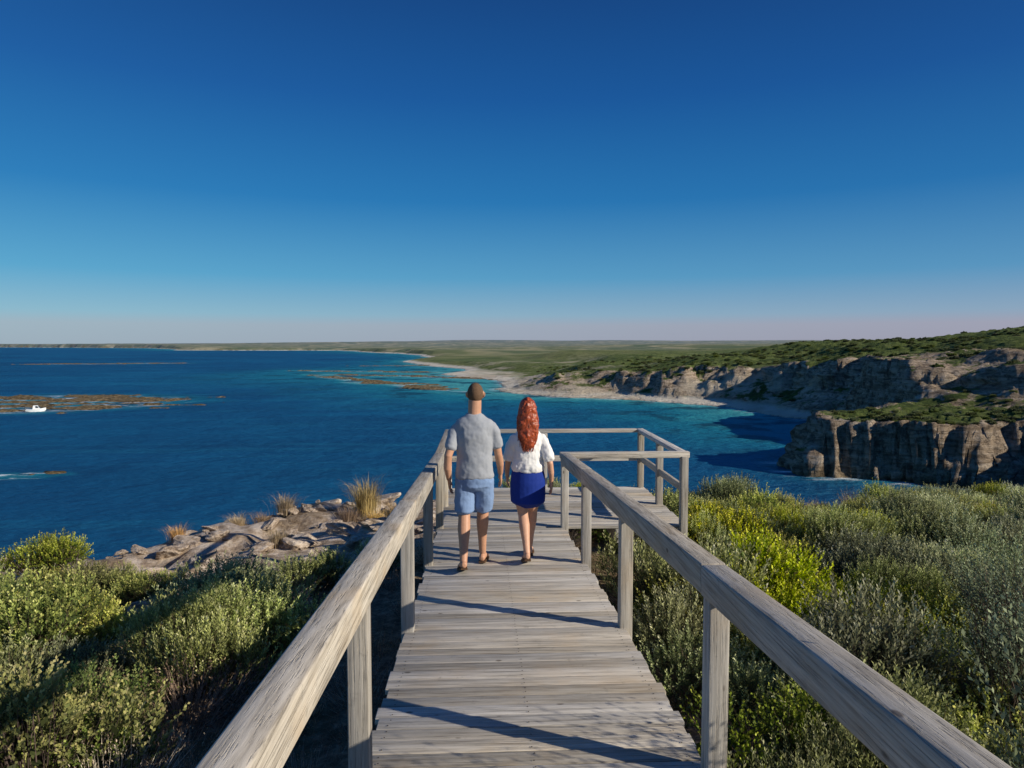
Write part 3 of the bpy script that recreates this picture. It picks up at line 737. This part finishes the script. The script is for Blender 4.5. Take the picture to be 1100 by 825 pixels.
# --- woman
wom = empty('walking_woman', (.452, 6.72, deckz(6.72)+.003))
V, F = [], []
hc = (-.008, .01, 1.515); k = .94
head(V, F, hc, k, True)
tube([(0, -.012, 1.29), (0, -.006, 1.37), (-.004, 0, 1.46)], [.052, .047, .047], 16, V, F)
tor = [((0, 0, .82), (.150, .108)), ((0, 0, .92), (.142, .10)), ((0, 0, 1.02), (.115, .085)), ((0, .01, 1.15), (.128, .095)), ((0, .0, 1.24), (.135, .085)), ((0, -.005, 1.29), (.110, .066)), ((0, -.008, 1.325), (.065, .050))]
tube([a for a, b in tor], [b for a, b in tor], 20, V, F)
armL = [(-.122, -.005, 1.250), (-.156, -.002, 1.178), (-.178, .015, 1.10), (-.196, .035, .99), (-.204, .10, .91), (-.200, .165, .83)]
armR = [(.122, -.005, 1.250), (.158, -.022, 1.178), (.184, -.055, 1.10), (.212, -.085, .99), (.226, -.06, .89), (.232, -.01, .79)]
ar = [.036, .038, .036, .031, .029, .021]
for A0, s in ((armL, -1), (armR, 1)):
    tube(A0, ar, 14, V, F); w = Vector(A0[-1]); hand(V, F, w, (w-Vector(A0[-2]))+Vector((0, 0, -.05)), s, .165)
lgL = [(-.078, 0, .84), (-.070, -.015, .66), (-.050, -.03, .47), (-.040, -.095, .37), (-.030, -.16, .245), (-.022, -.225, .12)]
lgR = [(.078, 0, .84), (.074, .06, .66), (.056, .12, .475), (.046, .13, .36), (.038, .155, .23), (.032, .19, .085)]
lr = [.084, .074, .050, .053, .038, .030]
for A0 in (lgL, lgR): tube(A0, lr, 16, V, F)
qL, tL = foot(V, F, (-.022, -.215, 0), -.04, gz, .3, .235, .88); qR, tR = foot(V, F, (.032, .19, 0), .08, gz, 0, .235, .88)
remeshed('body', V, F, SKINW, wom, .0052, 5)
sandal(qL, tL, SAN, wom); sandal(qR, tR, SAN, wom)
eyes(hc, k, wom)
V, F = [], []
sh_ = [((0, -.004, .915), (.163, .122)), ((0, -.006, .95), (.168, .126)), ((0, -.006, 1.02), (.148, .116)), ((0, -.002, 1.12), (.148, .116)), ((0, -.002, 1.20), (.154, .110)), ((0, -.006, 1.255), (.146, .094)), ((0, -.010, 1.30), (.102, .072)), ((0, -.010, 1.325), (.066, .060))]
tube([a for a, b in sh_], [b for a, b in sh_], 24, V, F)
for A0 in (armL, armR):
    e = Vector(A0[3])*.7+Vector(A0[2])*.3
    tube([A0[0], A0[1], A0[2], e], [.047, .052, .053, .051], 14, V, F)
    tube([e+(Vector(A0[2])-e)*.2, e-(Vector(A0[2])-e)*.05], [.054, .054], 14, V, F)
remeshed('blouse', V, F, BLO, wom, .008, 5, .030, .07)
V, F = [], []
tube([(0, 0, .96), (0, 0, .90), (0, -.002, .80), (0, .008, .70), (0, .010, .595)], [(.148, .108), (.160, .118), (.174, .130), (.176, .138), (.172, .150)], 24, V, F)
remeshed('skirt', V, F, SKI, wom, .008, 3, .012, .12)
skullcap((hc[0], hc[1]-.008, hc[2]+.014), (.083, .098, .102), lambda yf: -.75 if yf < .1 else (-.75+(yf-.1)*2.2 if yf < .5 else .30+(yf-.5)*.4), HAW, wom, 'hair_crown')
V, F = [], []
tube([(-.002, -.03, 1.59), (0, -.055, 1.52), (0, -.080, 1.43), (.002, -.098, 1.33), (.0, -.112, 1.23), (.006, -.118, 1.15)], [(.062, .050), (.082, .052), (.090, .042), (.096, .032), (.076, .026), (.035, .016)], 18, V, F)
remeshed('hair_mass', V, F, HAW, wom, .008, 2, .03, .05)
cu = bpy.data.curves.new('hair_strands', 'CURVE'); cu.dimensions = '3D'; cu.bevel_depth = .0042; cu.bevel_resolution = 1; cu.resolution_u = 4
g = np.random.default_rng(8)
for i in range(330):
    a = g.uniform(-1.25, 1.25)+math.pi*1.5
    ph = g.uniform(0, 6.28); fr = g.uniform(9, 15); am = g.uniform(.004, .011); ln = g.uniform(.28, .43)
    sp = cu.splines.new('POLY'); N = 22; sp.points.add(N-1)
    for j in range(N):
        u = j/(N-1)
        if u < .3:
            w = u/.3; el = (1-w)*1.45; rx, ry = .084*math.cos(el), .100*math.cos(el)
            p = Vector((rx*math.cos(a), ry*math.sin(a)-.002, .104*math.sin(el)))+Vector(hc)+Vector((0, -.006, .014))
        else:
            w = (u-.3)/.7; bx0 = .084*math.cos(a); by0 = .100*math.sin(a)
            spread = 1.0+.40*math.sin(w*2.4)-.62*w**2.2
            p = Vector(hc)+Vector((bx0*spread, (by0*(1-.6*w)-.008)-.085*w**.8, .014-ln*w))
            p.x += am*w**.4*math.sin(fr*w+ph)*1.4; p.y += am*math.cos(fr*w+ph*1.3)*w**.4
        sp.points[j].co = (p.x, p.y, p.z, 1); sp.points[j].radius = 1.0-.65*u**3
cu.materials.append(HAW); link(bpy.data.objects.new('hair_strands', cu), wom)

# ------------------------------------------------------------ boat
boat = empty('small_motorboat', (-167, 262, .0)); boat.rotation_euler = (0, 0, .35)
WH = simple('boat_white_paint', (.8, .8, .8), .35, .5); GLS = simple('boat_glass', (.02, .03, .04), .1, .6)
V = []; F = []
secs = [(-3.0, 1.1, .9, .0), (-1.5, 1.2, .9, -.3), (0, 1.2, .95, -.35), (1.5, 1.0, 1.1, -.3), (2.6, .5, 1.3, -.1), (3.3, .06, 1.45, .5)]
for x, w, top, bot in secs: V += [(x, -w, top), (x, -w*.75, bot+.25), (x, 0, bot), (x, w*.75, bot+.25), (x, w, top)]
for i in range(5):
    for j in range(4): a = i*5+j; F.append((a, a+1, a+6, a+5))
    F.append((i*5+4, i*5, i*5+5, i*5+9))
F.append((0, 4, 3, 2, 1)); mesh_py('hull', V, F, WH, boat)
V = [(-.8, -.8, .9), (1.6, -.7, 1.0), (1.6, .7, 1.0), (-.8, .8, .9), (-.6, -.7, 2.3), (.7, -.6, 2.3), (.7, .6, 2.3), (-.6, .7, 2.3)]
mesh_py('cabin', V, [(0, 1, 5, 4), (1, 2, 6, 5), (2, 3, 7, 6), (3, 0, 4, 7), (4, 5, 6, 7)], WH, boat)
mesh_py('windscreen', [(1.56, -.55, 1.2), (1.56, .55, 1.2), (.86, .5, 2.15), (.86, -.5, 2.15), (.2, -.79, 1.4), (1.2, -.76, 1.4), (.7, -.7, 2.1), (.1, -.74, 2.1)], [(0, 1, 2, 3), (4, 5, 6, 7)], GLS, boat)
V = []; F = []; tube([(-2.9, 0, .3), (-3.2, 0, .9), (-3.2, 0, 1.4)], [.1, .2, .22], 10, V, F); mesh_py('outboard_motor', V, F, GLS, boat, True)
hx, hy = 325, 590; house = empty('white_house', (hx, hy, hz(hx, hy)+.1))
mesh_py('walls', [(-6, -4, 0), (6, -4, 0), (6, 4, 0), (-6, 4, 0), (-6, -4, 3.2), (6, -4, 3.2), (6, 4, 3.2), (-6, 4, 3.2), (-6, 0, 5.0), (6, 0, 5.0)], [(0, 1, 5, 4), (1, 2, 6, 9, 5), (2, 3, 7, 6), (3, 0, 4, 8, 7)], WH, house)
mesh_py('roof', [(-6.5, -4.6, 3.1), (6.5, -4.6, 3.1), (6.5, 0, 5.2), (-6.5, 0, 5.2), (6.5, 4.6, 3.1), (-6.5, 4.6, 3.1)], [(0, 1, 2, 3), (3, 2, 4, 5)], simple('pale_roof', (.55, .55, .55)), house)
mesh_py('windows', [(-4, -4.03, 1), (-2, -4.03, 1), (-2, -4.03, 2.2), (-4, -4.03, 2.2), (2, -4.03, 1), (4, -4.03, 1), (4, -4.03, 2.2), (2, -4.03, 2.2)], [(0, 1, 2, 3), (4, 5, 6, 7)], GLS, house)
mesh_py('door', [(-.5, -4.03, .05), (.5, -4.03, .05), (.5, -4.03, 2.1), (-.5, -4.03, 2.1)], [(0, 1, 2, 3)], SAN, house)

# ------------------------------------------------------------ light, sky, camera
EL, AZ = math.radians(25), math.radians(116)
sd = Vector((math.sin(AZ)*math.cos(EL), math.cos(AZ)*math.cos(EL), math.sin(EL)))
sl = bpy.data.lights.new('sun', 'SUN'); sl.energy = 5.0; sl.angle = math.radians(.5); sl.color = (1, .91, .76)
so = bpy.data.objects.new('sun', sl); link(so); so.rotation_euler = (-sd).to_track_quat('-Z', 'Y').to_euler(); so.location = sd*60+Vector((0, 0, 25))
w = bpy.data.worlds.new('World'); scene.world = w; w.use_nodes = True; wt = w.node_tree
class WN(NT):
    def __init__(s, tree): s.t = tree; s.n = tree.nodes; s.l = tree.links
t = WN(wt); bg = wt.nodes['Background']
STR = .10
sky = t('ShaderNodeTexSky', sky_type='NISHITA', sun_disc=False, sun_elevation=EL, sun_rotation=AZ, altitude=0, air_density=1.0, dust_density=.3, ozone_density=4.0)
dirv = t('ShaderNodeSeparateXYZ', {0: t('ShaderNodeTexCoord').outputs['Generated']})
rp = t.ramp(dirv.outputs[2], [(0.0, (.30, .36, .47)), (.028, (.31, .38, .49)), (.042, (.23, .41, .56)), (.095, (.075, .32, .56)), (.2, (.007, .17, .45)), (.33, (.001, .088, .33)), (.46, (.001, .048, .21)), (1.0, (.01, .06, .24))])
rp = t.mix(t.mapr(dirv.outputs[0], -.7, .8, 0, 1), t.mix(1.0, rp, (1.0, 1.14, 1.08), 'MULTIPLY'), t.mix(1.0, rp, (1.08, .86, .90), 'MULTIPLY'))
scl = t('ShaderNodeVectorMath', {0: rp, 3: 1/STR}, operation='SCALE').outputs[0]
c = t.mix(.90, sky.outputs[0], scl)
wt.links.new(c, bg.inputs[0]); bg.inputs[1].default_value = STR

cam = bpy.data.cameras.new('camera'); cam.lens = 24; cam.sensor_width = 36; cam.clip_start = .05; cam.clip_end = 100000
co = bpy.data.objects.new('camera', cam); link(co); co.location = (0, 0, CZ)
co.rotation_euler = (math.radians(90-3.3), 0, math.radians(-2.5)); scene.camera = co
scene.view_settings.view_transform = 'Standard'; scene.view_settings.look = 'None'; scene.view_settings.exposure = 0
